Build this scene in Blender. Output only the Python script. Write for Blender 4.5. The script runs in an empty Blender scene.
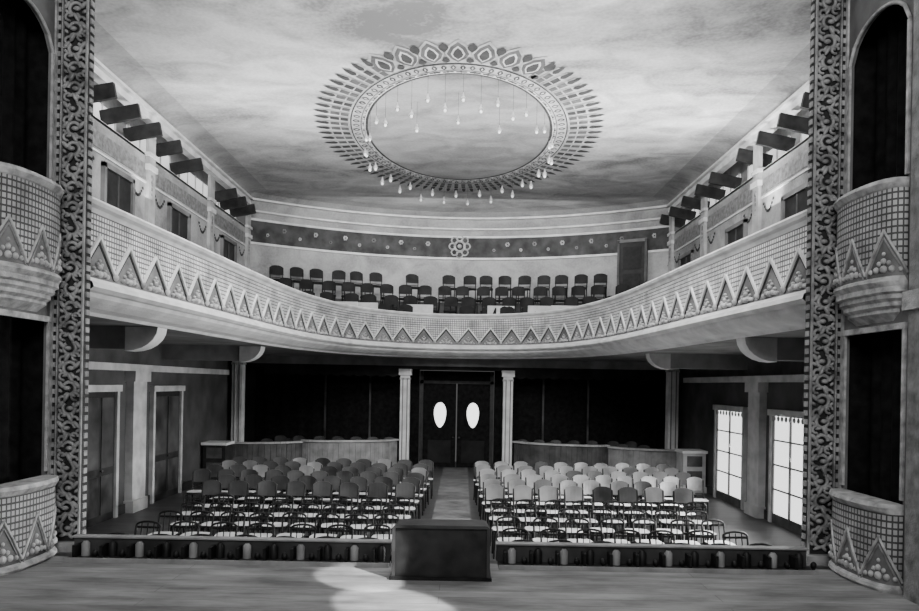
import bpy, math, random
from mathutils import Vector, Matrix, Euler
random.seed(7)
PI=math.pi
# ---------------------------------------------------------------- materials
def mat(name,g,rough=0.7,var=0.0,scale=4.0,bump=0.0,bscale=30,emit=0,metal=0,spec=None):
    m=bpy.data.materials.new(name); m.use_nodes=True
    nt=m.node_tree; b=nt.nodes['Principled BSDF']
    b.inputs['Base Color'].default_value=(g,g,g,1); b.inputs['Roughness'].default_value=rough
    b.inputs['Metallic'].default_value=metal
    if spec is not None: b.inputs['Specular IOR Level'].default_value=spec
    if emit:
        b.inputs['Emission Color'].default_value=(1,1,1,1); b.inputs['Emission Strength'].default_value=emit
    tc=nt.nodes.new('ShaderNodeTexCoord')
    if var>0:
        n=nt.nodes.new('ShaderNodeTexNoise'); n.inputs['Scale'].default_value=scale; n.inputs['Detail'].default_value=6
        nt.links.new(tc.outputs['Object'],n.inputs['Vector'])
        r=nt.nodes.new('ShaderNodeMapRange'); r.inputs['From Min'].default_value=.3; r.inputs['From Max'].default_value=.7
        r.inputs['To Min'].default_value=max(0,g-var); r.inputs['To Max'].default_value=g+var
        nt.links.new(n.outputs['Fac'],r.inputs['Value']); nt.links.new(r.outputs['Result'],b.inputs['Base Color'])
    if bump>0:
        n2=nt.nodes.new('ShaderNodeTexNoise'); n2.inputs['Scale'].default_value=bscale; n2.inputs['Detail'].default_value=4
        nt.links.new(tc.outputs['Object'],n2.inputs['Vector'])
        bp=nt.nodes.new('ShaderNodeBump'); bp.inputs['Strength'].default_value=bump; bp.inputs['Distance'].default_value=.03
        nt.links.new(n2.outputs['Fac'],bp.inputs['Height']); nt.links.new(bp.outputs['Normal'],b.inputs['Normal'])
    return m
def math_node(nt,op,a,b=None,c=None):
    n=nt.nodes.new('ShaderNodeMath'); n.operation=op
    for i,v in enumerate((a,b,c)):
        if v is None: continue
        if isinstance(v,(int,float)): n.inputs[i].default_value=v
        else: nt.links.new(v,n.inputs[i])
    return n.outputs[0]
def lattice_mat(name,period,vlow,vhigh,cell=.085,light=.62,dark=.2,plain=.4):
    """u = metres along, v = metres up; lattice above a zigzag line, smooth plaster below"""
    m=mat(name,light,.65); nt=m.node_tree; b=nt.nodes['Principled BSDF']
    uv=nt.nodes.new('ShaderNodeUVMap'); sp=nt.nodes.new('ShaderNodeSeparateXYZ')
    nt.links.new(uv.outputs[0],sp.inputs[0]); u,v=sp.outputs[0],sp.outputs[1]
    tri=math_node(nt,'PINGPONG',u,period/2)
    tri=math_node(nt,'MULTIPLY_ADD',tri,(vhigh-vlow)/(period/2),vlow)
    isl=math_node(nt,'GREATER_THAN',v,tri)
    fu=math_node(nt,'FRACT',math_node(nt,'DIVIDE',u,cell)); fv=math_node(nt,'FRACT',math_node(nt,'DIVIDE',v,cell))
    du=math_node(nt,'ABSOLUTE',math_node(nt,'SUBTRACT',fu,.5)); dv=math_node(nt,'ABSOLUTE',math_node(nt,'SUBTRACT',fv,.5))
    mx=math_node(nt,'MAXIMUM',du,dv)
    sq=math_node(nt,'GREATER_THAN',mx,.35)
    latc=math_node(nt,'MULTIPLY_ADD',sq,dark-light,light)
    no=nt.nodes.new('ShaderNodeTexNoise'); no.inputs['Scale'].default_value=2.2; no.inputs['Detail'].default_value=9; no.inputs['Roughness'].default_value=.65
    tc=nt.nodes.new('ShaderNodeTexCoord'); nt.links.new(tc.outputs['Object'],no.inputs['Vector'])
    pl=math_node(nt,'MULTIPLY_ADD',no.outputs['Fac'],.12,plain-.06)
    mixn=nt.nodes.new('ShaderNodeMix'); mixn.data_type='FLOAT'
    nt.links.new(isl,mixn.inputs[0]); nt.links.new(pl,mixn.inputs[2]); nt.links.new(latc,mixn.inputs[3])
    var=math_node(nt,'MAXIMUM',math_node(nt,'MULTIPLY_ADD',no.outputs['Fac'],2.6,-.3),.15)
    nt.links.new(math_node(nt,'MULTIPLY',mixn.outputs[0],var),b.inputs['Base Color'])
    h=math_node(nt,'MULTIPLY',math_node(nt,'SUBTRACT',1.0,sq),isl)
    bp=nt.nodes.new('ShaderNodeBump'); bp.inputs['Strength'].default_value=.7; bp.inputs['Distance'].default_value=.025
    nt.links.new(h,bp.inputs['Height']); nt.links.new(bp.outputs['Normal'],b.inputs['Normal'])
    return m
def plank_mat(name,g1,g2,w,rough,mort=.05):
    m=mat(name,g1,rough); nt=m.node_tree; b=nt.nodes['Principled BSDF']
    tc=nt.nodes.new('ShaderNodeTexCoord'); br=nt.nodes.new('ShaderNodeTexBrick')
    mp=nt.nodes.new('ShaderNodeMapping'); nt.links.new(tc.outputs['Object'],mp.inputs[0])
    nt.links.new(mp.outputs[0],br.inputs['Vector'])
    br.inputs['Color1'].default_value=(g1,g1,g1,1); br.inputs['Color2'].default_value=(g2,g2,g2,1)
    br.inputs['Mortar'].default_value=(mort,mort,mort,1); br.inputs['Scale'].default_value=1
    br.inputs['Mortar Size'].default_value=.003; br.inputs['Brick Width'].default_value=5.2; br.inputs['Row Height'].default_value=w
    no=nt.nodes.new('ShaderNodeTexNoise'); no.inputs['Scale'].default_value=1.8; no.inputs['Detail'].default_value=9
    no.inputs['Roughness'].default_value=.65
    mp2=nt.nodes.new('ShaderNodeMapping'); mp2.inputs['Scale'].default_value=(.6,2.4,1)
    nt.links.new(tc.outputs['Object'],mp2.inputs[0]); nt.links.new(mp2.outputs[0],no.inputs['Vector'])
    mr=nt.nodes.new('ShaderNodeMapRange'); mr.inputs['From Min'].default_value=.3; mr.inputs['From Max'].default_value=.7
    mr.inputs['To Min'].default_value=.4; mr.inputs['To Max'].default_value=1.6
    nt.links.new(no.outputs['Fac'],mr.inputs['Value'])
    mu=nt.nodes.new('ShaderNodeMix'); mu.data_type='RGBA'; mu.blend_type='MULTIPLY'; mu.inputs[0].default_value=1
    nt.links.new(br.outputs['Color'],mu.inputs[6]); nt.links.new(mr.outputs[0],mu.inputs[7])
    nt.links.new(mu.outputs[2],b.inputs['Base Color'])
    return m

def stained_mat(name,g,lo,hi,fine=.12):
    m=mat(name,g,.85); nt=m.node_tree; b=nt.nodes['Principled BSDF']
    tc=nt.nodes.new('ShaderNodeTexCoord')
    def nz(scale,sx,sy,det,dist):
        mp=nt.nodes.new('ShaderNodeMapping'); mp.inputs['Scale'].default_value=(sx,sy,1); mp.inputs['Rotation'].default_value=(0,0,.5)
        n=nt.nodes.new('ShaderNodeTexNoise'); n.inputs['Scale'].default_value=scale; n.inputs['Detail'].default_value=det; n.inputs['Distortion'].default_value=dist
        nt.links.new(tc.outputs['Object'],mp.inputs[0]); nt.links.new(mp.outputs[0],n.inputs['Vector']); return n.outputs['Fac']
    a=nz(.22,1,1.6,10,.8); c=nz(1.1,.8,1.3,12,1.0); d=nz(16,1,1,4,0)
    s=math_node(nt,'ADD',math_node(nt,'MULTIPLY',a,.5),math_node(nt,'ADD',math_node(nt,'MULTIPLY',c,.36),math_node(nt,'MULTIPLY',d,.14)))
    r=nt.nodes.new('ShaderNodeMapRange'); r.inputs['From Min'].default_value=.37; r.inputs['From Max'].default_value=.63
    r.inputs['To Min'].default_value=lo; r.inputs['To Max'].default_value=hi
    nt.links.new(s,r.inputs['Value']); nt.links.new(r.outputs[0],b.inputs['Base Color'])
    return m
WHITE=mat('white_plaster',.68,.6,.14,3,.15)
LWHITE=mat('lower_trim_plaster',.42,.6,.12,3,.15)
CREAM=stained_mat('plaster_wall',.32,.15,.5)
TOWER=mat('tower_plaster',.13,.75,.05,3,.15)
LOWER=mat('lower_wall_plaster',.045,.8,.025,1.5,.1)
GILT=mat('gilded_relief',.4,.5,.2,9,.3,60)
DGILT=mat('aged_gilt_relief',.2,.5,.1,9,.3,60)
PGILT=mat('pillar_relief',.27,.4,.15,5,.3,60)
GROUND=mat('relief_ground',.012,.7,.008,8)
DARK=mat('dark_wood',.018,.5,.01,6,spec=.3)
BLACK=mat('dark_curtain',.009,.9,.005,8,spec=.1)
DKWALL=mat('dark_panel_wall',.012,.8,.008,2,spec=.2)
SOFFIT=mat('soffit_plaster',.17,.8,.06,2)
CEIL=stained_mat('ceiling_paint',.45,.18,.72)
DISC=stained_mat('ceiling_disc_paint',.26,.12,.38)
PAINTD=mat('dark_ornament_paint',.03,.8,.015,6)
PAINTM=mat('mid_ornament_paint',.08,.8,.04,6)
PAINTL=mat('light_ornament_paint',.55,.8,.12,6)
PAINTB=mat('medallion_band_paint',.4,.8,.14,4)
FRIEZE=mat('frieze_paint',.05,.8,.03,3)
SEATD=mat('chair_dark_wood',.01,.5,.006,9,spec=.25)
SEATG=mat('gallery_chair_wood',.014,.6,.008,3,spec=.15)
SEATL=mat('chair_light_seat',.62,.3,.16,5)
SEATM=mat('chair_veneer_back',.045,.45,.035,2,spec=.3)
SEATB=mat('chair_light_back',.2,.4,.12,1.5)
BULB=mat('bulb_glass',.85,.3,emit=.3)
SHADE=mat('lamp_shade_glass',.4,.3,.1,9)
METAL=mat('dark_metal',.06,.4,metal=.6)
PANE=mat('bright_window_pane',.9,.5,emit=1.7)
PANE2=mat('clerestory_pane',.8,.5,emit=.8)
DOOROVAL=mat('oval_door_glass',.9,.3,emit=2.2)
PANEL=mat('box_front_panel',.06,.6,.03,4)
PANELL=mat('box_front_light_panel',.24,.6,.08,4)
AISLE=mat('aisle_runner',.12,.8,.05,3)
FLOORM=plank_mat('auditorium_boards',.05,.04,.18,.5,.02)
STAGEM=plank_mat('stage_boards',.24,.19,.2,.65,.1)
FASC=lattice_mat('balcony_fascia',.8,.12,.54,.066,.7,.12,.17)
BOXL=lattice_mat('box_parapet_lattice',.58,.05,.5,.066,.38,.05,.12)

# ---------------------------------------------------------------- mesh builder
class MB:
    def __init__(s): s.v=[];s.f=[];s.m=[];s.mats=[];s.uv={};s.sm=[]
    def mi(s,m):
        if m not in s.mats: s.mats.append(m)
        return s.mats.index(m)
    def add(s,vs,fs,m,uvs=None,smooth=False,M=None):
        o=len(s.v); mi=s.mi(m)
        for p in vs:
            p=Vector(p)
            if M is not None: p=M@p
            s.v.append(tuple(p))
        for k,f in enumerate(fs):
            s.f.append(tuple(i+o for i in f)); s.m.append(mi); s.sm.append(smooth)
            if uvs: s.uv[len(s.f)-1]=[uvs[i] for i in f]
    def box(s,x0,x1,y0,y1,z0,z1,m,M=None):
        if x0>x1:x0,x1=x1,x0
        vs=[(x0,y0,z0),(x1,y0,z0),(x1,y1,z0),(x0,y1,z0),(x0,y0,z1),(x1,y0,z1),(x1,y1,z1),(x0,y1,z1)]
        s.add(vs,[(0,3,2,1),(4,5,6,7),(0,1,5,4),(1,2,6,5),(2,3,7,6),(3,0,4,7)],m,M=M)
    def rod(s,a,b,r0,r1,m,n=8,cap=True):
        a=Vector(a);b=Vector(b);d=(b-a).normalized()
        u=d.orthogonal().normalized();w=d.cross(u)
        vs=[];
        for p,r in((a,r0),(b,r1)):
            for i in range(n):
                t=2*PI*i/n; vs.append(p+u*math.cos(t)*r+w*math.sin(t)*r)
        fs=[(i,(i+1)%n,n+(i+1)%n,n+i) for i in range(n)]
        s.add(vs,fs,m,smooth=True)
        if cap: s.add(vs,[tuple(range(n))[::-1],tuple(range(n,2*n))],m)
    def lathe(s,prof,m,M=None,n=12,a0=0,a1=2*PI,sm=True):
        vs=[];k=len(prof);full=abs(a1-a0-2*PI)<1e-5;nn=n if full else n+1
        for i in range(nn):
            t=a0+(a1-a0)*i/n
            for r,z in prof: vs.append((r*math.cos(t),r*math.sin(t),z))
        fs=[]
        for i in range(n):
            j=(i+1)%nn
            for q in range(k-1): fs.append((i*k+q,j*k+q,j*k+q+1,i*k+q+1))
        s.add(vs,fs,m,smooth=sm,M=M)
    def blob(s,c,r,m,sx=1,sy=1,sz=1,n=8,M=None):
        pr=[(math.sin(PI*i/5)*r,-math.cos(PI*i/5)*r) for i in range(6)]
        T=Matrix.Translation(c)@(M if M is not None else Matrix())@Matrix.Diagonal((sx,sy,sz,1))
        s.lathe(pr,m,T,n)
    def torus(s,R,r,m,M,n=14,k=6,a0=0,a1=2*PI):
        vs=[];fs=[];full=abs(a1-a0-2*PI)<1e-5;nn=n if full else n+1
        for i in range(nn):
            t=a0+(a1-a0)*i/n
            for j in range(k):
                p=2*PI*j/k; q=R+r*math.cos(p); vs.append((q*math.cos(t),q*math.sin(t),r*math.sin(p)))
        for i in range(n):
            for j in range(k):
                a=i*k+j;b=((i+1)%nn)*k+j;c=((i+1)%nn)*k+(j+1)%k;d=i*k+(j+1)%k; fs.append((a,b,c,d))
        s.add(vs,fs,m,smooth=True,M=M)
    def poly(s,pts,m,M=None): s.add(pts,[tuple(range(len(pts)))],m,M=M)
    def obj(s,name,parent=None,loc=None):
        me=bpy.data.meshes.new(name); me.from_pydata(s.v,[],s.f)
        for m in s.mats: me.materials.append(m)
        for i,p in enumerate(me.polygons): p.material_index=s.m[i]; p.use_smooth=s.sm[i]
        if s.uv:
            ul=me.uv_layers.new(name='UVMap')
            for i,p in enumerate(me.polygons):
                if i in s.uv:
                    for li,uvv in zip(p.loop_indices,s.uv[i]): ul.data[li].uv=uvv
        me.update()
        o=bpy.data.objects.new(name,me); bpy.context.scene.collection.objects.link(o)
        if parent: o.parent=parent
        if loc: o.location=loc
        return o
def empty(name):
    o=bpy.data.objects.new(name,None); bpy.context.scene.collection.objects.link(o); return o

W=6.8; ZF=-.85
def backy(x): return 25.0-2.3*(x/W)**2
# ---------------------------------------------------------------- floors
b=MB(); b.box(-W-.1,W+.1,7.75,25.2,ZF-.2,ZF,FLOORM); b.obj('floor')
b=MB(); b.box(-.4,.4,8.2,23.3,ZF,ZF+.012,AISLE); b.obj('aisle_runner')
b=MB(); b.box(-6.5,6.5,-1.5,7.62,-.12,0,STAGEM); b.box(-6.5,6.5,7.62,7.75,ZF-.1,0,DARK)
b.obj('stage_floor')
# ---------------------------------------------------------------- balcony curve
half=[(4.22,8.05),(4.14,9.5),(4.03,11.5),(3.93,13.5),(3.8,15.4),(3.52,17.3),(2.85,19.3),(1.6,20.65),(0,21.1)]
ctrl=[(-x,y) for x,y in half]+[(x,y) for x,y in half[::-1][1:]]
def catmull(c,n=16):
    P=[Vector((a,b)) for a,b in c]; P=[2*P[0]-P[1]]+P+[2*P[-1]-P[-2]]; out=[]
    for i in range(1,len(P)-2):
        for k in range(n):
            t=k/n;p0,p1,p2,p3=P[i-1:i+3]
            out.append(.5*((2*p1)+(-p0+p2)*t+(2*p0-5*p1+4*p2-p3)*t*t+(-p0+3*p1-3*p2+p3)*t**3))
    out.append(P[-2]); return out
raw=catmull(ctrl); L=[0]
for i in range(1,len(raw)): L.append(L[-1]+(raw[i]-raw[i-1]).length)
NT=44; PER=L[-1]/NT
def at(s):
    s=max(0,min(L[-1],s))
    import bisect
    i=min(max(1,bisect.bisect_left(L,s)),len(L)-1)
    t=(s-L[i-1])/(L[i]-L[i-1]); p=raw[i-1].lerp(raw[i],t)
    a=raw[max(0,i-2)];c=raw[min(len(raw)-1,i+1)]; d=(c-a).normalized()
    return p,Vector((d.y,-d.x))
def cp(s,off,z):
    p,n=at(s); return (p.x+n.x*off,p.y+n.y*off,z)
NS=NT*4; SS=[L[-1]*i/NS for i in range(NS+1)]
def sweep(b,prof,m,uv=False,smooth=False):
    vs=[];uvs=[];k=len(prof)
    for s in SS:
        for o,z in prof: vs.append(cp(s,o,z)); uvs.append((s*.8/PER,z-3.1))
    fs=[(i*k+q,i*k+q+1,(i+1)*k+q+1,(i+1)*k+q) for i in range(NS) for q in range(k-1)]
    b.add(vs,fs,m,uvs=uvs if uv else None,smooth=smooth)
bal=empty('balcony')
b=MB()
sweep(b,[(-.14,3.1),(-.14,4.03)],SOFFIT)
sweep(b,[(-.16,3.99),(-.16,4.05),(.07,4.05),(.09,4.02),(.07,3.98),(.02,3.95),(0,3.9)],WHITE,smooth=False)
sweep(b,[(0,3.9),(0,3.12)],FASC,uv=True)
sweep(b,[(0,3.12),(.05,3.12),(.07,3.08),(.13,3.06),(.15,3.0),(.1,2.96),(.04,2.95),(.02,2.9),(-.04,2.86),(-.16,2.8),(-.3,2.77),(-.34,2.73),(-.5,2.75)],WHITE)
def rib(s0,z0,s1,z1,w,off0=0,off1=.03,m=WHITE):
    n=3
    for i in range(n):
        a=i/n;c=(i+1)/n
        sa=s0+(s1-s0)*a;sb=s0+(s1-s0)*c;za=z0+(z1-z0)*a;zb=z0+(z1-z0)*c
        ln=math.hypot(s1-s0,z1-z0); ds=-(z1-z0)/ln*w/2; dz=(s1-s0)/ln*w/2
        vs=[cp(sa+ds,off0,za+dz),cp(sa-ds,off0,za-dz),cp(sb-ds,off0,zb-dz),cp(sb+ds,off0,zb+dz),
            cp(sa+ds,off1,za+dz),cp(sa-ds,off1,za-dz),cp(sb-ds,off1,zb-dz),cp(sb+ds,off1,zb+dz)]
        b.add(vs,[(4,5,6,7),(0,1,5,4),(2,3,7,6),(1,2,6,5),(3,0,4,7)],m)
def orn(s,z,k=1.0):
    for ds,dz,r in((0,.12,.045),(-.09,.04,.05),(.09,.04,.05),(0,.03,.055),(-.18,.02,.04),(.18,.02,.04),(0,.21,.028),(-.05,.16,.028),(.05,.16,.028),(-.13,.09,.03),(.13,.09,.03)):
        b.blob(cp(s+ds*k,.015,z+dz*k),r*k,GILT,1,1,.85,7)
for i in range(NT):
    s=i*PER
    lo,hi=3.22,3.64
    rib(s,lo,s+PER/2,hi,.035); rib(s+PER/2,hi,s+PER,lo,.035)
    rib(s,lo-.06,s+PER/2,hi-.075,.03,0,.01,GROUND); rib(s+PER/2,hi-.075,s+PER,lo-.06,.03,0,.01,GROUND)
    orn(s+PER/2,3.16,.9)
    b.blob(cp(s,.02,3.2),.045,GILT)
b.obj('parapet',bal)
def outer(p):
    if p.y<15: return Vector((math.copysign(W,p.x),p.y))
    c=Vector((0,15)); d=(p-c)
    if d.length<1e-4: return p
    d.normalize()
    lo,hi=0,20
    for _ in range(30):
        mdl=(lo+hi)/2;q=c+d*mdl
        if abs(q.x)>W or q.y>backy(q.x): hi=mdl
        else: lo=mdl
    return c+d*lo
b=MB()
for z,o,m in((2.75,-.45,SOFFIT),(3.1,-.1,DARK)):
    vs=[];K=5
    for s in SS:
        p,n=at(s); q=p+n*o; e=outer(q)
        for j in range(K+1):
            t=j/K; r=q.lerp(e,t); vs.append((r.x,r.y,z))
    fs=[(i*(K+1)+j,i*(K+1)+j+1,(i+1)*(K+1)+j+1,(i+1)*(K+1)+j) for i in range(NS) for j in range(K)]
    b.add(vs,fs,m)
b.box(-W,W,22.53,23.7,2.76,3.05,DKWALL)
b.obj('gallery_slab',bal)
b=MB()
def soffit_beam(sd,y,x0,x1,zb):
    prof=[(x1,2.75),(x0,2.75)]
    R=.5
    for i in range(7):
        t=i/6*PI/2; prof.append((x0+.05+R*(1-math.cos(t)),2.72-(2.72-zb)*math.sin(t)))
    prof.append((x1,zb))
    n=len(prof); vs=[(sd*px,y-.14,pz) for px,pz in prof]+[(sd*px,y+.14,pz) for px,pz in prof]
    fs=[tuple(range(n)),tuple(range(2*n-1,n-1,-1))]+[(i,(i+1)%n,n+(i+1)%n,n+i) for i in range(n)]
    b.add(vs,fs,SOFFIT)
    vs=[]
    for yy in(y-.17,y+.17):
        for i in range(7):
            t=i/6*PI/2; vs.append((sd*(x0+.0+R*(1-math.cos(t))),yy,2.74-(2.77-zb)*math.sin(t)))
    b.add(vs,[(i,i+1,8+i,7+i) for i in range(6)],WHITE,smooth=True)
    b.add([(sd*(x0+R),y-.17,2.74)]+vs[:7],[(0,)+tuple(range(1,8))],LWHITE)
for sd in(-1,1):
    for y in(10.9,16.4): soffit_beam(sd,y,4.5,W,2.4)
    b.box(sd*(W-.22),sd*W,8.2,20.3,2.1,2.24,LWHITE)
b.obj('soffit_beams',bal)

b=MB()
TY=[21.75,22.45,23.2,23.95];TZ=[3.38,3.75,4.2,4.68]
def arcy(Y,x): return Y-1.9*(x/W)**2
for k,(Y,Z) in enumerate(zip(TY,TZ)):
    if k==0: continue
    n=24;vs=[]
    for i in range(n+1):
        x=-W+2*W*i/n
        ya=arcy(Y,x)-.36; yb=min(arcy(Y,x)+.42 if Y<23.5 else backy(x),backy(x))
        vs+=[(x,ya,3.1),(x,ya,Z),(x,yb,Z)]
    fs=[]
    for i in range(n):
        a=i*3;c=a+3
        fs+=[(a,c,c+1,a+1),(a+1,c+1,c+2,a+2)]
    b.add(vs,fs,PANEL)
b.box(-2.4,2.4,21.45,22.1,3.1,3.38,PANEL)
for px in(-3.5,-2.9,-1.2,1.35,2.6,3.3):
    y=arcy(22.05,px); b.box(px-.42,px+.42,y-.03,y+.03,3.12,4.42,WHITE)
b.obj('gallery_tiers',bal)

# ---------------------------------------------------------------- upper shell
for sd,nm in((-1,'left'),(1,'right')):
    b=MB()
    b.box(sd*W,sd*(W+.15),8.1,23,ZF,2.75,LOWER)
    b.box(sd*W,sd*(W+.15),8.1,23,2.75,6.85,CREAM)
    b.box(sd*W,sd*(W+.65),8.1,23,6.8,6.86,WHITE)
    b.box(sd*(W+.6),sd*(W+.7),8.1,23,6.86,8.2,CREAM)
    b.box(sd*W,sd*(W-.03),8.1,23,6.2,6.24,WHITE)
    b.box(sd*W,sd*(W-.012),8.1,23,6.3,6.62,DGILT)
    b.obj('wall_'+nm)
    b=MB()
    b.box(sd*(W-.1),sd*(W+.1),8.1,22.8,7.58,7.72,WHITE)
    b.box(sd*(W-.2),sd*(W+.1),8.1,22.8,7.72,7.78,WHITE)
    n=5
    vs=[]
    for i in range(n+1):
        t=i/n*PI/2
        x=W-.12-.6*(1-math.cos(t)) ; z=7.78+.17*math.sin(t)
        vs+=[(sd*x,8.1,z),(sd*x,22.8,z)]
    b.add(vs,[(2*i,2*i+1,2*i+3,2*i+2) for i in range(n)],CREAM,smooth=True)
    b.obj('trim_cornice_'+nm)
    b=MB()
    for y in((9.5,12.3,15.4,19.1,22.4) if sd<0 else (9.8,12.6,15.8,19.3,22.3)):
        b.box(sd*(W-.08),sd*W,y-.16,y+.16,3.1,7.5,LWHITE)
        b.box(sd*(W-.12),sd*W,y-.2,y+.2,6.5,6.62,WHITE)
        b.box(sd*(W-.12),sd*W,y-.2,y+.2,6.8,6.88,WHITE)
        for k in range(5): b.blob((sd*(W-.07),y,6.35-.12*k),.08-.012*k,DGILT,.4,1,1,7)
        for k in range(9):
            for q in(-1,1): b.blob((sd*(W-.02),y+q*(.3+.06*k),6.05-.2*math.sin(k/8*PI)),.035,PAINTD,.3,1,1,6)
    b.obj('trim_pilasters_'+nm)
    b=MB()
    ys=(13.2,14.2,15.2,16.3,17.6,20.3,21.2,22.1) if sd<0 else (13.1,14.1,15.1,16.2,18.0,19.1,20.3,21.5,22.5)
    for y in ys:
        M=Matrix.Translation((sd*(W+.05),y,7.3))@Matrix.Rotation(sd*.2,4,'Y')
        b.box(-.4,.4,-.04,.04,-.15,.14,DARK,M)
    b.obj('clerestory_louver_boards')
    b=MB()
    for y in(13.9,16.7,19.5,21.9):
        b.box(sd*(W+.57),sd*(W+.6),y-1.1,y+1.1,7.0,7.6,PANE2)
        for k in range(5): b.box(sd*(W+.54),sd*(W+.58),y-1.12+.55*k,y-1.08+.55*k,6.98,7.62,WHITE)
    b.obj('window_clerestory_'+nm)
    b=MB()
    for y in((11.0,14.0,17.0,20.6) if sd<0 else (11.2,13.9,17.0,20.8)):
        zt=6.0 if sd<0 else 5.85
        b.box(sd*(W-.03),sd*(W-.02),y-.55,y+.55,4.2,zt,DARK)
        for a,c in((y-.62,y-.53),(y+.53,y+.62)): b.box(sd*(W-.08),sd*W,a,c,4.1,zt+.08,SOFFIT)
        b.box(sd*(W-.08),sd*W,y-.62,y+.62,zt,zt+.1,SOFFIT)
        b.box(sd*(W-.05),sd*W,y-.02,y+.02,4.1,zt,PANEL); b.box(sd*(W-.05),sd*W,y-.55,y+.55,5.2,5.25,PANEL)
    b.obj('window_upper_'+nm)

def bstrip(b,z0,z1,off,m,off1=None,n=40):
    vs=[]
    if off1 is None: off1=off
    for i in range(n+1):
        x=-W+2*W*i/n
        vs+=[(x,backy(x)-off,z0),(x,backy(x)-off1,z1)]
    b.add(vs,[(2*i,2*i+2,2*i+3,2*i+1) for i in range(n)],m,smooth=True)
b=MB(); bstrip(b,2.7,8.1,0,CREAM)
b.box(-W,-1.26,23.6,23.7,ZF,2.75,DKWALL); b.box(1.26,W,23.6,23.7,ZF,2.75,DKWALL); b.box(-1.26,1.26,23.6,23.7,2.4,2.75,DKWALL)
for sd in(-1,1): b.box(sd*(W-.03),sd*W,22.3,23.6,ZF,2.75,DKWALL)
b.obj('wall_back')
b=MB(); bstrip(b,6.45,7.15,.02,FRIEZE)
bstrip(b,6.38,6.45,.05,WHITE); bstrip(b,6.38,6.38,.0,WHITE,.05); bstrip(b,7.15,7.22,.06,WHITE)
bstrip(b,7.15,7.15,.0,WHITE,.06)
def rosette(b,x,z,r,m,n=6):
    y=backy(x)-.04
    for k in range(n):
        a=2*PI*k/n; b.blob((x+math.cos(a)*r*.6,y,z+math.sin(a)*r*.6),r*.42,m,1,.3,1,6)
    b.blob((x,y,z),r*.35,PAINTD,1,.5,1,6)
k=0
x=-6.3
while x<6.4:
    if abs(x)>.8:
        rosette(b,x,6.82+(.1 if k%2 else -.1),.085 if k%2 else .06,SOFFIT if k%3==1 else GILT)
    x+=.47;k+=1
for k in range(8):
    a=2*PI*k/8; M=Matrix.Translation((.0+math.cos(a)*.26,backy(0)-.05,6.85+math.sin(a)*.3))@Matrix.Rotation(PI/2,4,'X')
    b.torus(.11,.03,GILT,M,10,5)
b.torus(.18,.04,GILT,Matrix.Translation((0,backy(0)-.06,6.85))@Matrix.Rotation(PI/2,4,'X'))
b.blob((0,backy(0)-.06,6.85),.08,GILT)
b.obj('trim_frieze_back')
b=MB()
bstrip(b,7.22,7.4,.06,CREAM,.1); bstrip(b,7.4,7.46,.22,WHITE); bstrip(b,7.4,7.4,.1,WHITE,.22); bstrip(b,7.46,7.72,.22,CREAM,.34)
bstrip(b,7.72,7.78,.5,WHITE); bstrip(b,7.72,7.72,.34,WHITE,.5); bstrip(b,7.78,7.9,.5,CREAM,.75);bstrip(b,7.9,7.955,.75,CREAM,1.2)
b.obj('trim_cornice_back')
b=MB()
dx=5.75;dy=backy(dx)-.12
M=Matrix.Translation((dx,dy,0))@Matrix.Rotation(math.atan(-4.6*dx/W**2),4,'Z')
b.box(-.42,.42,-.03,.03,4.75,6.75,DARK,M)
for a,c in((-.5,-.42),(.42,.5)): b.box(a,c,-.06,.04,4.75,6.83,PANEL,M)
b.box(-.5,.5,-.06,.04,6.75,6.85,SOFFIT,M)
for z in(4.95,5.85): b.box(-.3,.3,-.05,-.02,z,z+.75,SEATD,M)
b.obj('door_gallery')
b=MB(); n=40;vs=[]
for i in range(n+1):
    x=-W+2*W*i/n; vs+=[(x,8.1,7.95),(x,backy(x),7.95)]
b.add(vs,[(2*i,2*i+1,2*i+3,2*i+2) for i in range(n)],CEIL)
b.box(-W-.7,-W,8.1,23,8.1,8.2,CEIL); b.box(W,W+.7,8.1,23,8.1,8.2,CEIL)
b.obj('ceiling')
for sd,nm in((-1,'left'),(1,'right')):
    b=MB(); b.box(sd*4.5,sd*(W+.1),8.02,8.1,ZF,8,CREAM); b.obj('wall_front_'+nm)

# ---------------------------------------------------------------- ceiling ornament
b=MB(); C=(0.0,17.0)
def ell(a,t,z):
    rx=2.24+(3.3-2.24)*t; ry=3.55+(4.7-3.55)*t
    return (C[0]+rx*math.cos(a),C[1]+ry*math.sin(a),z)
def ring(t0,t1,m,z,n=96):
    vs=[]
    for i in range(n):
        a=2*PI*i/n; vs+=[ell(a,t0,z),ell(a,t1,z)]
    b.add(vs,[(2*i,2*((i+1)%n),2*((i+1)%n)+1,2*i+1) for i in range(n)],m)
n=96; b.add([ell(2*PI*i/n,0,7.94) for i in range(n)],[tuple(range(n))],DISC)
ring(-.07,.02,PAINTD,7.937); ring(-.015,.01,PAINTL,7.932)
ring(.04,.3,PAINTB,7.938); ring(.285,.315,PAINTD,7.936); ring(.07,.09,PAINTM,7.936)
N=110
for i in range(N):
    a=2*PI*i/N; b.blob(ell(a,.035,7.925),.028,PAINTM if i%2 else PAINTL,1,1,.4,6)
def kite(a,t0,tm,t1,w,m,z):
    pts=[ell(a,t0,z)]
    for t,ww in((t0+(tm-t0)*.5,.75),(tm,1),(tm+(t1-tm)*.6,.6)): pts.append(ell(a+w*ww,t,z))
    pts.append(ell(a,t1,z))
    for t,ww in((tm+(t1-tm)*.6,.6),(tm,1),(t0+(tm-t0)*.5,.75)): pts.append(ell(a-w*ww,t,z))
    b.poly(pts,m)
def ray(a,t0,t1,w0,w1,m,z):
    b.poly([ell(a-w0,t0,z),ell(a+w0,t0,z),ell(a+w1,t1,z),ell(a-w1,t1,z)],m)
N=84
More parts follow.
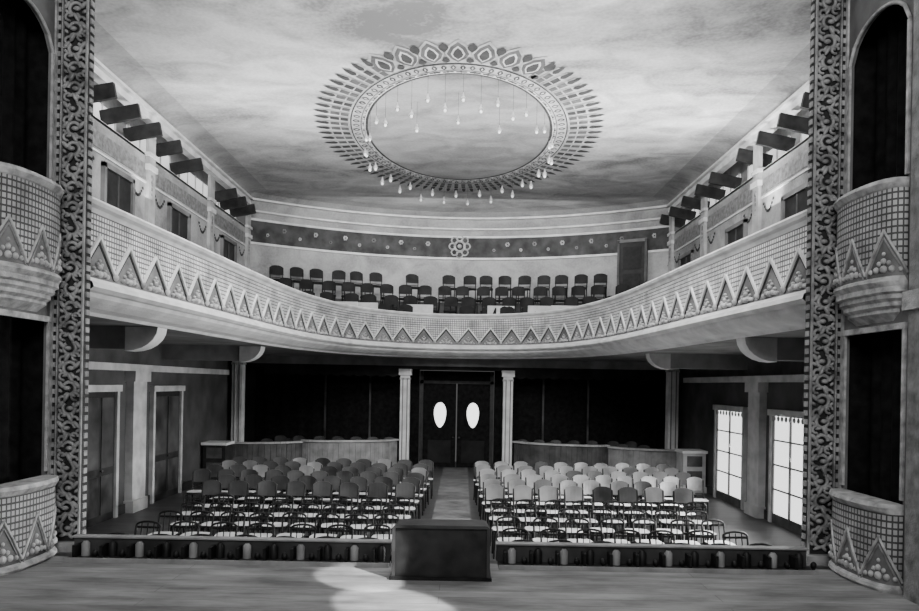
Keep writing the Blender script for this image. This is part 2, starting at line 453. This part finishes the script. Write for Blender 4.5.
for i in range(N):
    a=2*PI*(i+.5)/N
    side=abs(math.cos(a)); near=math.sin(a)<0
    kite(a,.1,.19,.27,.024,PAINTD if i%2 else PAINTM,7.932)
    kite(a,.14,.19,.23,.007,PAINTL,7.93)
    if side>.52 or not near:
        g=PAINTM if i%3 else PAINTD
        ray(a,.34,.98,.03,.023,PAINTB,7.937)
        ray(a,.36,.52,.022,.021,g,7.931); ray(a,.55,.74,.021,.019,g,7.931); kite(a,.76,.84,1.1,.02,PAINTD,7.931)
N=38
for i in range(N):
    a=2*PI*(i+.5)/N
    if abs(math.cos(a))<=.6 and math.sin(a)<0:
        kite(a,.34,.68,1.12,.08,PAINTB,7.936)
        for t0,tm,t1,w,mm,z in((.37,.66,1.04,.07,PAINTM,7.934),(.44,.66,.92,.045,PAINTL,7.932),(.48,.64,.86,.033,PAINTD,7.93)): kite(a,t0,tm,t1,w,mm,z)
        kite(a+PI/N,.72,.88,1.02,.03,PAINTD,7.933); kite(a+PI/N,.36,.44,.54,.03,PAINTD,7.931)
b.obj('ceiling_rosette')
b=MB()
def pend(x,y,drop,k=.72):
    z=7.94-drop
    b.rod((x,y,7.94),(x,y,z+.16*k),.004,.004,DARK,4,False)
    b.lathe([(.0,.2*k),(.022*k,.19*k),(.03*k,.12*k),(.085*k,.0),(.08*k,.0)],SHADE,Matrix.Translation((x,y,z)),8)
    b.blob((x,y,z-.02*k),.05*k,BULB,1,1,1.2,8)
N=40
for i in range(N):
    a=2*PI*(i+.3)/N; p=ell(a,-.02,0); pend(p[0],p[1],.5+.2*(i%2)+random.uniform(-.03,.03),.66 if math.sin(a)<0 else .8)
for a in(-2.2,-1.57,-.95):
    pend(C[0]+1.5*math.cos(a),C[1]+2.6*math.sin(a),.6,.66)
b.obj('pendant_lamp_cluster')

# ---------------------------------------------------------------- proscenium pillars
for sd in(-1,1):
    b=MB(); x0,x1=4.1,4.5
    b.box(sd*x0,sd*x1,7.9,8.02,-.0,8.0,GROUND)
    for a,c in((4.1,4.118),(4.375,4.39),(4.48,4.5)): b.box(sd*a,sd*c,7.87,7.9,0,8,PGILT)
    b.box(sd*4.06,sd*4.54,7.8,8.02,0,.1,PGILT)
    RX=Matrix.Rotation(PI/2,4,'X'); cx=sd*4.245; z=.25;k=0
    while z<7.6:
        T=Matrix.Translation((cx,7.89,z))@RX
        k+=1; q=1 if k%2 else -1
        b.torus(.07,.022,PGILT,T@Matrix.Rotation(k*2.1,4,'Z'),12,5,0,PI*1.6)
        b.blob((cx+q*.02,7.88,z),.034,PGILT,1.3,.8,.8,7)
        for s2 in(-1,1):
            b.torus(.04,.018,PGILT,Matrix.Translation((cx+s2*.07,7.88,z+.11+.02*s2*q))@RX,9,4,0 if s2>0 else PI*.2,PI*1.6)
            b.blob((cx+s2*.09,7.88,z+.04),.034,PGILT,.8,.6,1.6,6,Matrix.Rotation(q*.7,4,'Y'))
            b.blob((cx+s2*.04,7.88,z-.08),.032,PGILT,1.5,.6,.6,6,Matrix.Rotation(s2*.6+q*.3,4,'Y'))
            b.blob((cx+s2*.1,7.885,z-.03),.022,PGILT,1.5,.6,.8,6,Matrix.Rotation(-s2*.8,4,'Y'))
        b.blob((cx-q*.02,7.87,z+.12),.038,PGILT,.6,.7,1.6,7,Matrix.Rotation(q*.5,4,'Y'))
        z+=.225
    z=.16
    while z<7.8:
        b.box(sd*4.402,sd*4.468,7.875,7.9,z,z+.055,PGILT)
        b.box(sd*4.085,sd*4.1,7.925,7.995,z,z+.06,PGILT)
        z+=.1
    b.obj('proscenium_pillar')

# ---------------------------------------------------------------- stage boxes
YA,YB=6.75,7.8; YC=(YA+YB)/2
for sd in(-1,1):
    root=empty('stage_box_tower')
    b=MB(); X=4.45
    def bx(y0,y1,z0,z1,m,xa=X,xb=X+.04): b.box(sd*xa,sd*xb,y0,y1,z0,z1,m)
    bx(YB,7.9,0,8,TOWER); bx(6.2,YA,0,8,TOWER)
    bx(YA,YB,2.62,3.2,TOWER); bx(YA,YB,0,.3,TOWER)
    n=12; vs=[]
    for i in range(n+1):
        y=YA+(YB-YA)*i/n; t=(y-YC)/((YB-YA)/2); z=5.5+.4*math.sqrt(max(0,1-t*t*.98))
        vs+=[(sd*X,y,z),(sd*X,y,8),(sd*(X+.04),y,z)]
    fs=[]
    for i in range(n): a=i*3; fs+=[(a,a+3,a+4,a+1),(a,a+3,a+5,a+2)]
    b.add(vs,fs,TOWER)
    for i in range(n):
        p=Vector(vs[i*3]);q=Vector(vs[i*3+3]); p.x-=sd*.01;q.x-=sd*.01; b.rod(p,q,.02,.02,GILT,6)
    for z0,z1 in((.9,2.62),(4.05,5.55)):
        for y in(YA,YB): bx(y-.02,y+.02,z0,z1,GILT,X-.025,X)
    bx(YA-.03,YB+.03,2.56,2.62,GILT,X-.03,X+.02)
    bx(6.3,6.62,0,8,DGILT,X-.06,X); bx(6.26,6.66,2.72,2.9,GILT,X-.1,X); bx(7.84,7.88,0,8,GILT,X-.02,X)
    b.obj('tower_wall',root)
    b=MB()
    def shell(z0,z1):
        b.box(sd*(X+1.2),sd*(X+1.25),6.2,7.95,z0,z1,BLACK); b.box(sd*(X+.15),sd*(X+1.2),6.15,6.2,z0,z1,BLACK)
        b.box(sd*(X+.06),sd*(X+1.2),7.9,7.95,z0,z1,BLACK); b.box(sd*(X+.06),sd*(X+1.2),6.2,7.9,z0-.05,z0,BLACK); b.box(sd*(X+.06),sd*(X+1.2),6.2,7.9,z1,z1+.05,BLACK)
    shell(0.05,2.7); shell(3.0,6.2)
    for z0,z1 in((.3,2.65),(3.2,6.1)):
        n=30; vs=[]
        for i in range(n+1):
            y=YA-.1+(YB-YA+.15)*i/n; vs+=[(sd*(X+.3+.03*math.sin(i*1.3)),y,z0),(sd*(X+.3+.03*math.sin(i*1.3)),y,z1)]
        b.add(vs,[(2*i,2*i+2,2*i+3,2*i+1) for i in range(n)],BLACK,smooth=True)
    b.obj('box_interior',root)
    b=MB(); BW=.235; HY=(YB-YA)/2+.02
    def bp(a,f=None):
        f=BW if f is None else f
        return Vector((X-f*max(0,math.sin(a))**.65,YC-math.cos(a)*HY*min(1,.6+.4*f/BW)))
    NB=120; AL=[0]
    for i in range(NB): AL.append(AL[-1]+(bp(PI*(i+1)/NB)-bp(PI*i/NB)).length)
    BT=AL[-1]
    def ang(l):
        l=max(0,min(BT,l))
        for i in range(NB):
            if AL[i+1]>=l: return PI*(i+(l-AL[i])/(AL[i+1]-AL[i]))/NB
        return PI
    def bow(prof,m,uv=False,zb=0):
        n=36; k=len(prof); vs=[];uvs=[]
        for i in range(n+1):
            l=BT*i/n; a=ang(l)
            for f,z in prof:
                q=bp(a,f); vs.append((sd*q.x,q.y,z)); uvs.append((l*.58*3/BT,z-zb))
        b.add(vs,[(i*k+q,i*k+q+1,(i+1)*k+q+1,(i+1)*k+q) for i in range(n) for q in range(k-1)],m,uvs=uvs if uv else None,smooth=uv)
    def bowpt(l,z,off=0.0):
        q=bp(ang(l),BW+off); return (sd*q.x,q.y,z)
    def boworn(z):
        for kk in range(3):
            lc=BT*(kk+.5)/3
            for dl,dz,r in((0,.02,.045),(-.08,.02,.038),(.08,.02,.038),(-.15,.01,.03),(.15,.01,.03),(0,.1,.035),(-.05,.08,.028),(.05,.08,.028),(0,.17,.024)):
                b.blob(bowpt(lc+dl,z+dz),r,GILT,.8,.8,.9,7)
    def bowzig(z0,z1):
        for kk in range(6):
            l0=BT*kk/6;l1=BT*(kk+1)/6
            for o,mm,rr in((0,GILT,.013),(-.07,DGILT,.009)):
                for j in range(4):
                    def P(t):
                        zz=(z0+(z1-z0)*t) if kk%2==0 else (z1+(z0-z1)*t)
                        return bowpt(l0+(l1-l0)*t,zz+o,.006)
                    b.rod(P(j/4),P((j+1)/4),rr,rr,mm,5,False)
    for zt,zb,corb in((4.02,2.97,True),(.86,-.02,False)):
        z1=zt-.1; zm=zb+.05
        bow([(0,zt),(BW+.04,zt),(BW+.06,zt-.04),(BW+.02,zt-.09),(BW,z1)],GILT)
        bow([(BW,z1),(BW,zm+.05)],BOXL,True,zm)
        bow([(BW,zm+.05),(BW+.04,zm+.03),(BW+.05,zm),(BW,zm-.05)],GILT)
        bowzig(zm+.08,zm+.5); boworn(zm+.1)
        if corb:
            q=BW/.3
            pr=[(.3,2.97),(.3,2.92),(.25,2.9),(.25,2.86),(.2,2.83),(.2,2.79),(.14,2.76),(.14,2.73),(.07,2.69),(0.0,2.65)]
            bow([(f*q,z) for f,z in pr],GILT)
    b.obj('bow_parapets',root)

# ---------------------------------------------------------------- prompter box
b=MB(); pw=.488;y0,y1=6.95,7.36;h=.54
prof=[(-pw,0),(-pw,h-.05)]+[(-pw+.05-.05*math.cos(t),h-.05+.05*math.sin(t)) for t in[PI/2*i/5 for i in range(1,6)]]
prof+=[(-x,z) for x,z in prof[::-1]]
k=len(prof)
def inner(x,z): return (x*(pw-.03)/pw, min(z,h-.03) if z>0 else z)
vs=[(x,y0,z) for x,z in prof]+[(x*.97,y1,z*.97) for x,z in prof]+[(inner(x,z)[0],y0,inner(x,z)[1]) for x,z in prof]+[(inner(x,z)[0]*.96,y1-.04,inner(x,z)[1]*.95) for x,z in prof]
fs=[];fi=[]
for i in range(k-1):
    fs+=[(i,i+1,k+i+1,k+i)]; fi+=[(i,2*k+i,2*k+i+1,i+1),(2*k+i,3*k+i,3*k+i+1,2*k+i+1)]
b.add(vs,fs,SEATM); b.add(vs,fi,SEATM)
b.add(vs,[tuple(range(k,2*k)),tuple(range(3*k,4*k))],DARK)
b.box(-pw-.02,pw+.02,y0-.03,y0,0,.03,SEATD); b.box(-pw-.015,-pw,y0-.02,y1,0,.04,DARK); b.box(pw,pw+.015,y0-.02,y1,0,.04,DARK)
b.box(-pw+.03,pw-.03,y0+.03,y0+.05,.02,h-.03,DARK)
b.obj('prompter_box')
# ---------------------------------------------------------------- footlights
for x0,x1 in((-4.0,-.56),(.6,3.95)):
    b=MB()
    b.box(x0,x1,7.6,7.66,0,.215,SEATM); b.box(x0-.02,x1+.02,7.57,7.69,.215,.23,PANELL)
    b.box(x0,x1,7.4,7.6,0,.03,DARK); b.box(x0,x1,7.38,7.4,0,.045,PANELL)
    nn=int((x1-x0)/.27)
    for i in range(nn):
        x=x0+.15+i*(x1-x0-.25)/(nn-1)
        b.lathe([(.045,.0),(.045,.13),(.02,.16)],SEATD if i%2 else PANELL,Matrix.Translation((x,7.56,.03)),10)
        b.blob((x+.13,7.5,.07),.035,SEATD,1,1,1.2,7); b.rod((x+.13,7.5,.02),(x+.13,7.5,.06),.02,.02,METAL,6)
        b.box(x-.09,x-.06,7.45,7.6,.03,.16,SEATD)
    b.obj('footlight_trough')

# ---------------------------------------------------------------- chairs
def chair(b,x,y,z,rot=0,seat=SEATL,back=SEATM,frame=SEATD,hoop=False,k=1.0):
    M=Matrix.Translation((x,y,z))@Matrix.Rotation(rot,4,'Z')@Matrix.Scale(k,4)
    pts=[]
    for i in range(12):
        a=2*PI*i/12; c=math.cos(a);s_=math.sin(a)
        pts.append((math.copysign(abs(c)**.5,c)*.2,math.copysign(abs(s_)**.5,s_)*.19-.02))
    vs=[(p,q,.43) for p,q in pts]+[(p,q,.46) for p,q in pts]
    b.add(vs,[tuple(range(12,24))],seat,M=M)
    b.add(vs,[tuple(range(11,-1,-1))]+[(i,(i+1)%12,12+(i+1)%12,12+i) for i in range(12)],frame,M=M)
    for lx in(-.17,.17):
        b.rod(M@Vector((lx,-.17,0)),M@Vector((lx*.92,-.15,.44)),.016,.02,frame,5,False)
        b.rod(M@Vector((lx,.2,0)),M@Vector((lx,.16,.45)),.016,.019,frame,5,False)
        b.rod(M@Vector((lx,.16,.45)),M@Vector((lx*1.05,.23,.84 if not hoop else .7)),.018,.014,frame,5,False)
    if hoop:
        prev=None
        for i in range(9):
            t=PI*i/8; p=M@Vector((-.178*math.cos(t),.235,.7+.06*math.sin(t)))
            if prev is not None: b.rod(prev,p,.016,.016,frame,5,False)
            prev=p
        for q in(-.09,0,.09): b.rod(M@Vector((q,.17,.46)),M@Vector((q,.225,.74)),.008,.008,frame,4,False)
        b.box(-.17,.17,.22,.23,.665,.695,frame,M)
    else:
        n=6;vs=[]
        for i in range(n+1):
            t=-1+2*i/n; xx=t*.195; yo=.03*(1-t*t)
            zt=.9-.07*abs(t)**3; zb=.62
            vs+=[(xx,.19+yo,zb),(xx,.225+yo,zt),(xx,.205+yo,zb),(xx,.24+yo,zt)]
        fs=[];
        for i in range(n):
            a=4*i;c=a+4
            fs+=[(a,c,c+1,a+1),(a+2,a+3,c+3,c+2),(a+1,c+1,c+3,a+3),(a,a+2,c+2,c)]
        b.add(vs,fs,back,M=M,smooth=False)
        b.rod(M@Vector((-.18,.175,.54)),M@Vector((.18,.175,.54)),.012,.012,frame,5,False)
NR=11
for r in range(NR):
    y=8.95+.82*r
    for sd in(-1,1):
        b=MB()
        xin=.78-.03*r; xo=4.35 if r<4 else (4.6 if r<7 else 5.4)
        if sd<0: xo+=.15
        n=int((xo-xin)/.47)
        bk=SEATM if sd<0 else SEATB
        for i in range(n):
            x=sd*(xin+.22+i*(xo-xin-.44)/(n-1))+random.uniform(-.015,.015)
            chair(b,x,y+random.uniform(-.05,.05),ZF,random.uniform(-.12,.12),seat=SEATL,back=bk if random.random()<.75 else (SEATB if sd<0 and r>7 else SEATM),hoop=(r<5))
        b.box(sd*(xin+.1),sd*(xo-.1),y+.155,y+.185,ZF+.2,ZF+.24,SEATD)
        b.obj('theater_chair_row')
for k,(Y,Z) in enumerate(zip(TY,TZ)):
    b=MB(); x=-6.05+.2*(k%2) if k else -2.2
    while x<(5.3 if k else 2.3):
        if random.random()<.94:
            chair(b,x+random.uniform(-.04,.04),arcy(Y,x),Z+.0,math.atan(-3.8*x/W**2)+random.uniform(-.18,.18),seat=SEATM,back=SEATG,frame=SEATG,k=1.15)
        x+=.62
    b.obj('gallery_chair_row')
for sd in(-1,1):
    b=MB()
    for i in range(11):
        y=9.3+i*1.0; chair(b,sd*5.0,y,3.58,sd*-PI/2,seat=SEATM,back=SEATG)
    b.box(sd*4.6,sd*5.5,8.9,19.8,3.1,3.58,DARK)
    b.obj('gallery_side_chairs')

# ---------------------------------------------------------------- lower hall
def door(name,sd,y0,y1,zt,kind):
    b=MB(); x=W-.004
    f=.1
    FW=LWHITE
    b.box(sd*(x-.09),sd*x,y0-f,y0,ZF,zt+f,FW); b.box(sd*(x-.09),sd*x,y1,y1+f,ZF,zt+f,FW); b.box(sd*(x-.12),sd*x,y0-f-.04,y1+f+.04,zt,zt+f+.03,FW)
    if kind=='door':
        b.box(sd*(x-.04),sd*(x-.01),y0,y1,ZF,zt,DARK)
        ym=(y0+y1)/2
        for a,c in((y0+.08,ym-.05),(ym+.05,y1-.08)):
            for za,zc in((ZF+.15,ZF+.9),(ZF+1.05,zt-.12)): b.box(sd*(x-.055),sd*(x-.04),a,c,za,zc,SEATM)
        b.blob((sd*(x-.07),ym+.04,ZF+1.0),.03,METAL)
    else:
        b.box(sd*(x-.03),sd*(x-.01),y0,y1,ZF+.2,zt,PANE); b.box(sd*(x-.05),sd*(x-.01),y0,y1,ZF,ZF+.2,PANEL)
        ym=(y0+y1)/2
        for yy in(y0+.02,ym,y1-.02): b.box(sd*(x-.06),sd*(x-.02),yy-.025,yy+.025,ZF+.2,zt,SOFFIT)
        for k in range(1,4):
            z=ZF+.2+(zt-ZF-.2)*k/4; b.box(sd*(x-.055),sd*(x-.02),y0,y1,z-.015,z+.015,SOFFIT)
        for k in range(9): b.blob((sd*(x-.06),y0+.08+(y1-y0-.16)*k/8,zt-.06),.07,LWHITE,.2,1,.8,7)
    b.obj(name)
door('door_1',-1,12.85,14.0,1.68,'door'); door('door_2',-1,15.75,17.2,1.66,'door')
door('window_1',1,13.2,14.75,1.4,'win'); door('window_2',1,16.3,18.0,1.4,'win')
door('door_3',-1,9.6,10.9,1.68,'door'); door('window_3',1,10.0,11.4,1.4,'win')
for sd in(-1,1):
    b=MB()
    for y in((11.9,14.85) if sd<0 else (12.3,15.5)):
        b.box(sd*(W-.16),sd*W,y-.3,y+.3,ZF,2.1,LWHITE); b.box(sd*(W-.22),sd*W,y-.36,y+.36,1.88,2.1,LWHITE); b.box(sd*(W-.2),sd*W,y-.34,y+.34,ZF,ZF+.25,LWHITE)
    b.box(sd*(W-.04),sd*W,8.2,20,ZF,ZF+.2,DARK)
    b.obj('trim_lower_pilasters')
for x,y in((-1.64,22.4),(1.64,22.4),(-6.5,20.9),(6.45,20.9)):
    b=MB(); zt=2.4 if abs(x)<3 else 2.75
    wd=.15
    b.box(x-wd,x+wd,y-wd,y+wd,ZF,zt,WHITE); b.box(x-wd-.05,x+wd+.05,y-wd-.05,y+wd+.05,zt-.2,zt,WHITE); b.box(x-wd-.04,x+wd+.04,y-wd-.04,y+wd+.04,ZF,ZF+.2,WHITE)
    for s2 in(-1,1): b.box(x+s2*.07-.015,x+s2*.07+.015,y-wd-.02,y-wd,ZF+.3,zt-.3,SOFFIT)
    b.box(x-wd-.02,x+wd+.02,y-wd-.02,y+wd+.02,zt-.34,zt-.28,GILT)
    b.obj('column')
b=MB()
b.box(-6.8,6.8,22.27,22.53,2.5,2.75,SOFFIT); b.box(-6.8,6.8,22.29,22.52,2.4,2.5,DKWALL)
for sd in(-1,1):
    vs=[]; n=48
    for i in range(n+1):
        x=1.85+4.3*i/n; vs+=[(sd*x,22.3,2.4),(sd*x,22.3,2.2-.07*abs(math.sin(i*PI/4)))]
    b.add(vs,[(2*i,2*i+2,2*i+3,2*i+1) for i in range(n)],DKWALL)
b.obj('trim_header_beam')
for sd in(-1,1):
    b=MB()
    path=[(6.6,20.45),(6.0,20.5),(5.2,20.75),(4.65,21.25)]
    path2=[(4.65,21.25),(4.3,21.1),(3.6,21.15),(2.8,21.4),(2.2,21.7),(1.85,22.15)]
    def fence(path,m,zt):
        P=catmull([(sd*x,y) for x,y in path],5)
        for i in range(len(P)-1):
            p,q=P[i],P[i+1]; d=(q-p).normalized(); n=Vector((d.y,-d.x))
            if n.y>0:n=-n
            def qd(o0,z0,o1,z1,m): b.add([(*(p+n*o0),z0),(*(q+n*o0),z0),(*(q+n*o1),z1),(*(p+n*o1),z1)],[(0,1,2,3)],m)
            qd(0,ZF,0,zt,m); qd(-.06,ZF,-.06,zt,m); qd(.07,zt,-.1,zt,GILT); qd(.07,zt-.05,.07,zt,LWHITE); qd(0,zt-.05,.07,zt-.05,LWHITE); qd(.03,ZF,.03,ZF+.15,DARK)
            m2=(p+q)/2; b.rod((*(m2+n*.005),ZF+.15),(*(m2+n*.005),zt-.06),.01,.01,m,5)
    fence(path,PANEL if sd<0 else PANELL,.14); fence(path2,PANELL if sd<0 else PANEL,.18)
    b.obj('rear_box_front')
    b=MB()
    for x,y in((2.2,22.95),(2.75,22.9),(3.3,22.9),(3.9,22.9),(4.5,22.9),(5.2,22.9),(5.8,22.9)):
        chair(b,sd*x,y,ZF+.1,0,seat=SEATM,back=SEATM)
    for x,y in((3.0,21.8),(3.6,21.7),(4.3,21.7),(5.2,21.5),(5.8,21.3)):
        chair(b,sd*x,y,ZF+.12,0,seat=SEATM,back=SEATM)
    b.box(sd*1.9,sd*6.25,22.6,23.3,ZF,ZF+.1,DARK)
    b.obj('box_chair_group')
    b=MB(); m=DARK if sd<0 else LWHITE
    xx=sd*6.42;yy=19.0
    b.box(xx-.3,xx+.3,yy-.3,yy+.3,ZF,.2,m); b.box(xx-.34,xx+.34,yy-.34,yy+.34,.2,.27,WHITE); b.box(xx-.33,xx+.33,yy-.33,yy+.33,ZF,ZF+.15,m)
    for z in(-.55,-.15): b.box(xx-.2,xx+.2,yy-.32,yy-.3,z,z+.28,PANEL)
    b.obj('ticket_cabinet' if sd<0 else 'pedestal_cabinet')
root=empty('door_center')
b=MB()
for sd in(-1,1):
    b.box(sd*.02,sd*1.12,23.5,23.56,ZF,1.95,BLACK)
    for za,zc in((ZF+.15,ZF+.9),): b.box(sd*.18,sd*.95,23.48,23.5,za,zc,DKWALL)
    n=20; M=Matrix.Translation((sd*.55,23.475,.9))
    vs=[]
    for i in range(n):
        a=2*PI*i/n; vs.append((.22*math.cos(a)*(1+.18*math.sin(a)),0,.44*math.sin(a)))
    b.add(vs,[tuple(range(n))],DOOROVAL,M=M)
    for i in range(n): b.rod(M@Vector(vs[i]),M@Vector(vs[(i+1)%n]),.02,.02,SEATD,5,False)
    b.blob((sd*.1,23.44,.15),.035,METAL)
    b.box(sd*1.12,sd*1.24,23.44,23.58,ZF,2.38,DARK)
b.box(-1.24,1.24,23.44,23.58,1.95,2.05,DARK); b.box(-1.12,1.12,23.5,23.56,2.05,2.38,BLACK)
b.obj('leaves',root)
for sd in(-1,1):
    b=MB(); n=60;vs=[]
    for i in range(n+1):
        x=1.26+(W-1.32)*i/n; y=23.52+.03*math.sin(i*1.1); vs+=[(sd*x,y,ZF),(sd*x,y,2.74)]
    b.add(vs,[(2*i,2*i+2,2*i+3,2*i+1) for i in range(n)],BLACK,smooth=True)
    for x in(2.9,4.4): b.box(sd*x-.03,sd*x+.03,23.42,23.47,ZF,2.3,SEATM)
    b.obj('box_curtain')

# ---------------------------------------------------------------- lights
def area(name,loc,target,sx,sy,e,spread=None):
    l=bpy.data.lights.new(name,'AREA'); l.shape='RECTANGLE'; l.size=sx;l.size_y=sy;l.energy=e
    if spread: l.spread=spread
    o=bpy.data.objects.new(name,l); bpy.context.scene.collection.objects.link(o)
    o.location=loc; o.rotation_euler=(Vector(target)-Vector(loc)).to_track_quat('-Z','Y').to_euler(); return o
area('added_stage_fill',(0,-1.5,6.8),(0,18,5.5),6,2,700)  # added fill high over the stage to brighten the hall, no real lamp
area('added_hall_fill',(0,8.6,7.5),(0,22,4.4),7,.5,1000)  # unseen fill added inside the proscenium, lights the hall but spares the pillars
for sd,e in((-1,330),(1,760)):
    area('added_ceiling_fill',(sd*4.8,15.0,5.2),(sd*3.6,15.0,8.6),.8,11,e,math.radians(140))  # strips added only to brighten the ceiling, no such fixtures in the galleries
for y,e in((10.7,200),(13.95,260),(17.1,170)):
    area('window_daylight',(W-.3,y,1.2),(2.2,y-.6,-.5),.5,1.5,e,math.radians(90))
area('added_gallery_fill',(0,22.0,7.3),(0,24.6,5),8,1.0,170)  # invented fill for the rear gallery wall and seats
def spot(name,loc,tgt,e,deg,bl):
    sp=bpy.data.lights.new(name,'SPOT'); sp.energy=e; sp.spot_size=math.radians(deg); sp.spot_blend=bl; sp.shadow_soft_size=.03
    o=bpy.data.objects.new(name,sp); bpy.context.scene.collection.objects.link(o); o.location=loc
    o.rotation_euler=(Vector(tgt)-Vector(loc)).to_track_quat('-Z','Y').to_euler()
spot('stage_sunbeam',(3.6,3.0,5.2),(-.8,6.95,0),9000,5.5,.3)
spot('stage_sunbeam',(3.6,1.5,5.2),(-.35,6.05,0),11000,7,.35)
w=bpy.data.worlds.new('world'); bpy.context.scene.world=w; w.use_nodes=True
w.node_tree.nodes['Background'].inputs[0].default_value=(1,1,1,1); w.node_tree.nodes['Background'].inputs[1].default_value=.1

# ---------------------------------------------------------------- camera
cam=bpy.data.cameras.new('camera'); co=bpy.data.objects.new('camera',cam); bpy.context.scene.collection.objects.link(co)
cam.lens=700/919*36; cam.sensor_width=36
cam.shift_x=-(462.5-459.5)/919; cam.shift_y=(384-305.5)/919
co.matrix_world=Matrix.Translation((.185,0,1.95))@Matrix.Rotation(PI/2,4,'X')@Matrix.Rotation(math.radians(1.0),4,'Z')
bpy.context.scene.camera=co
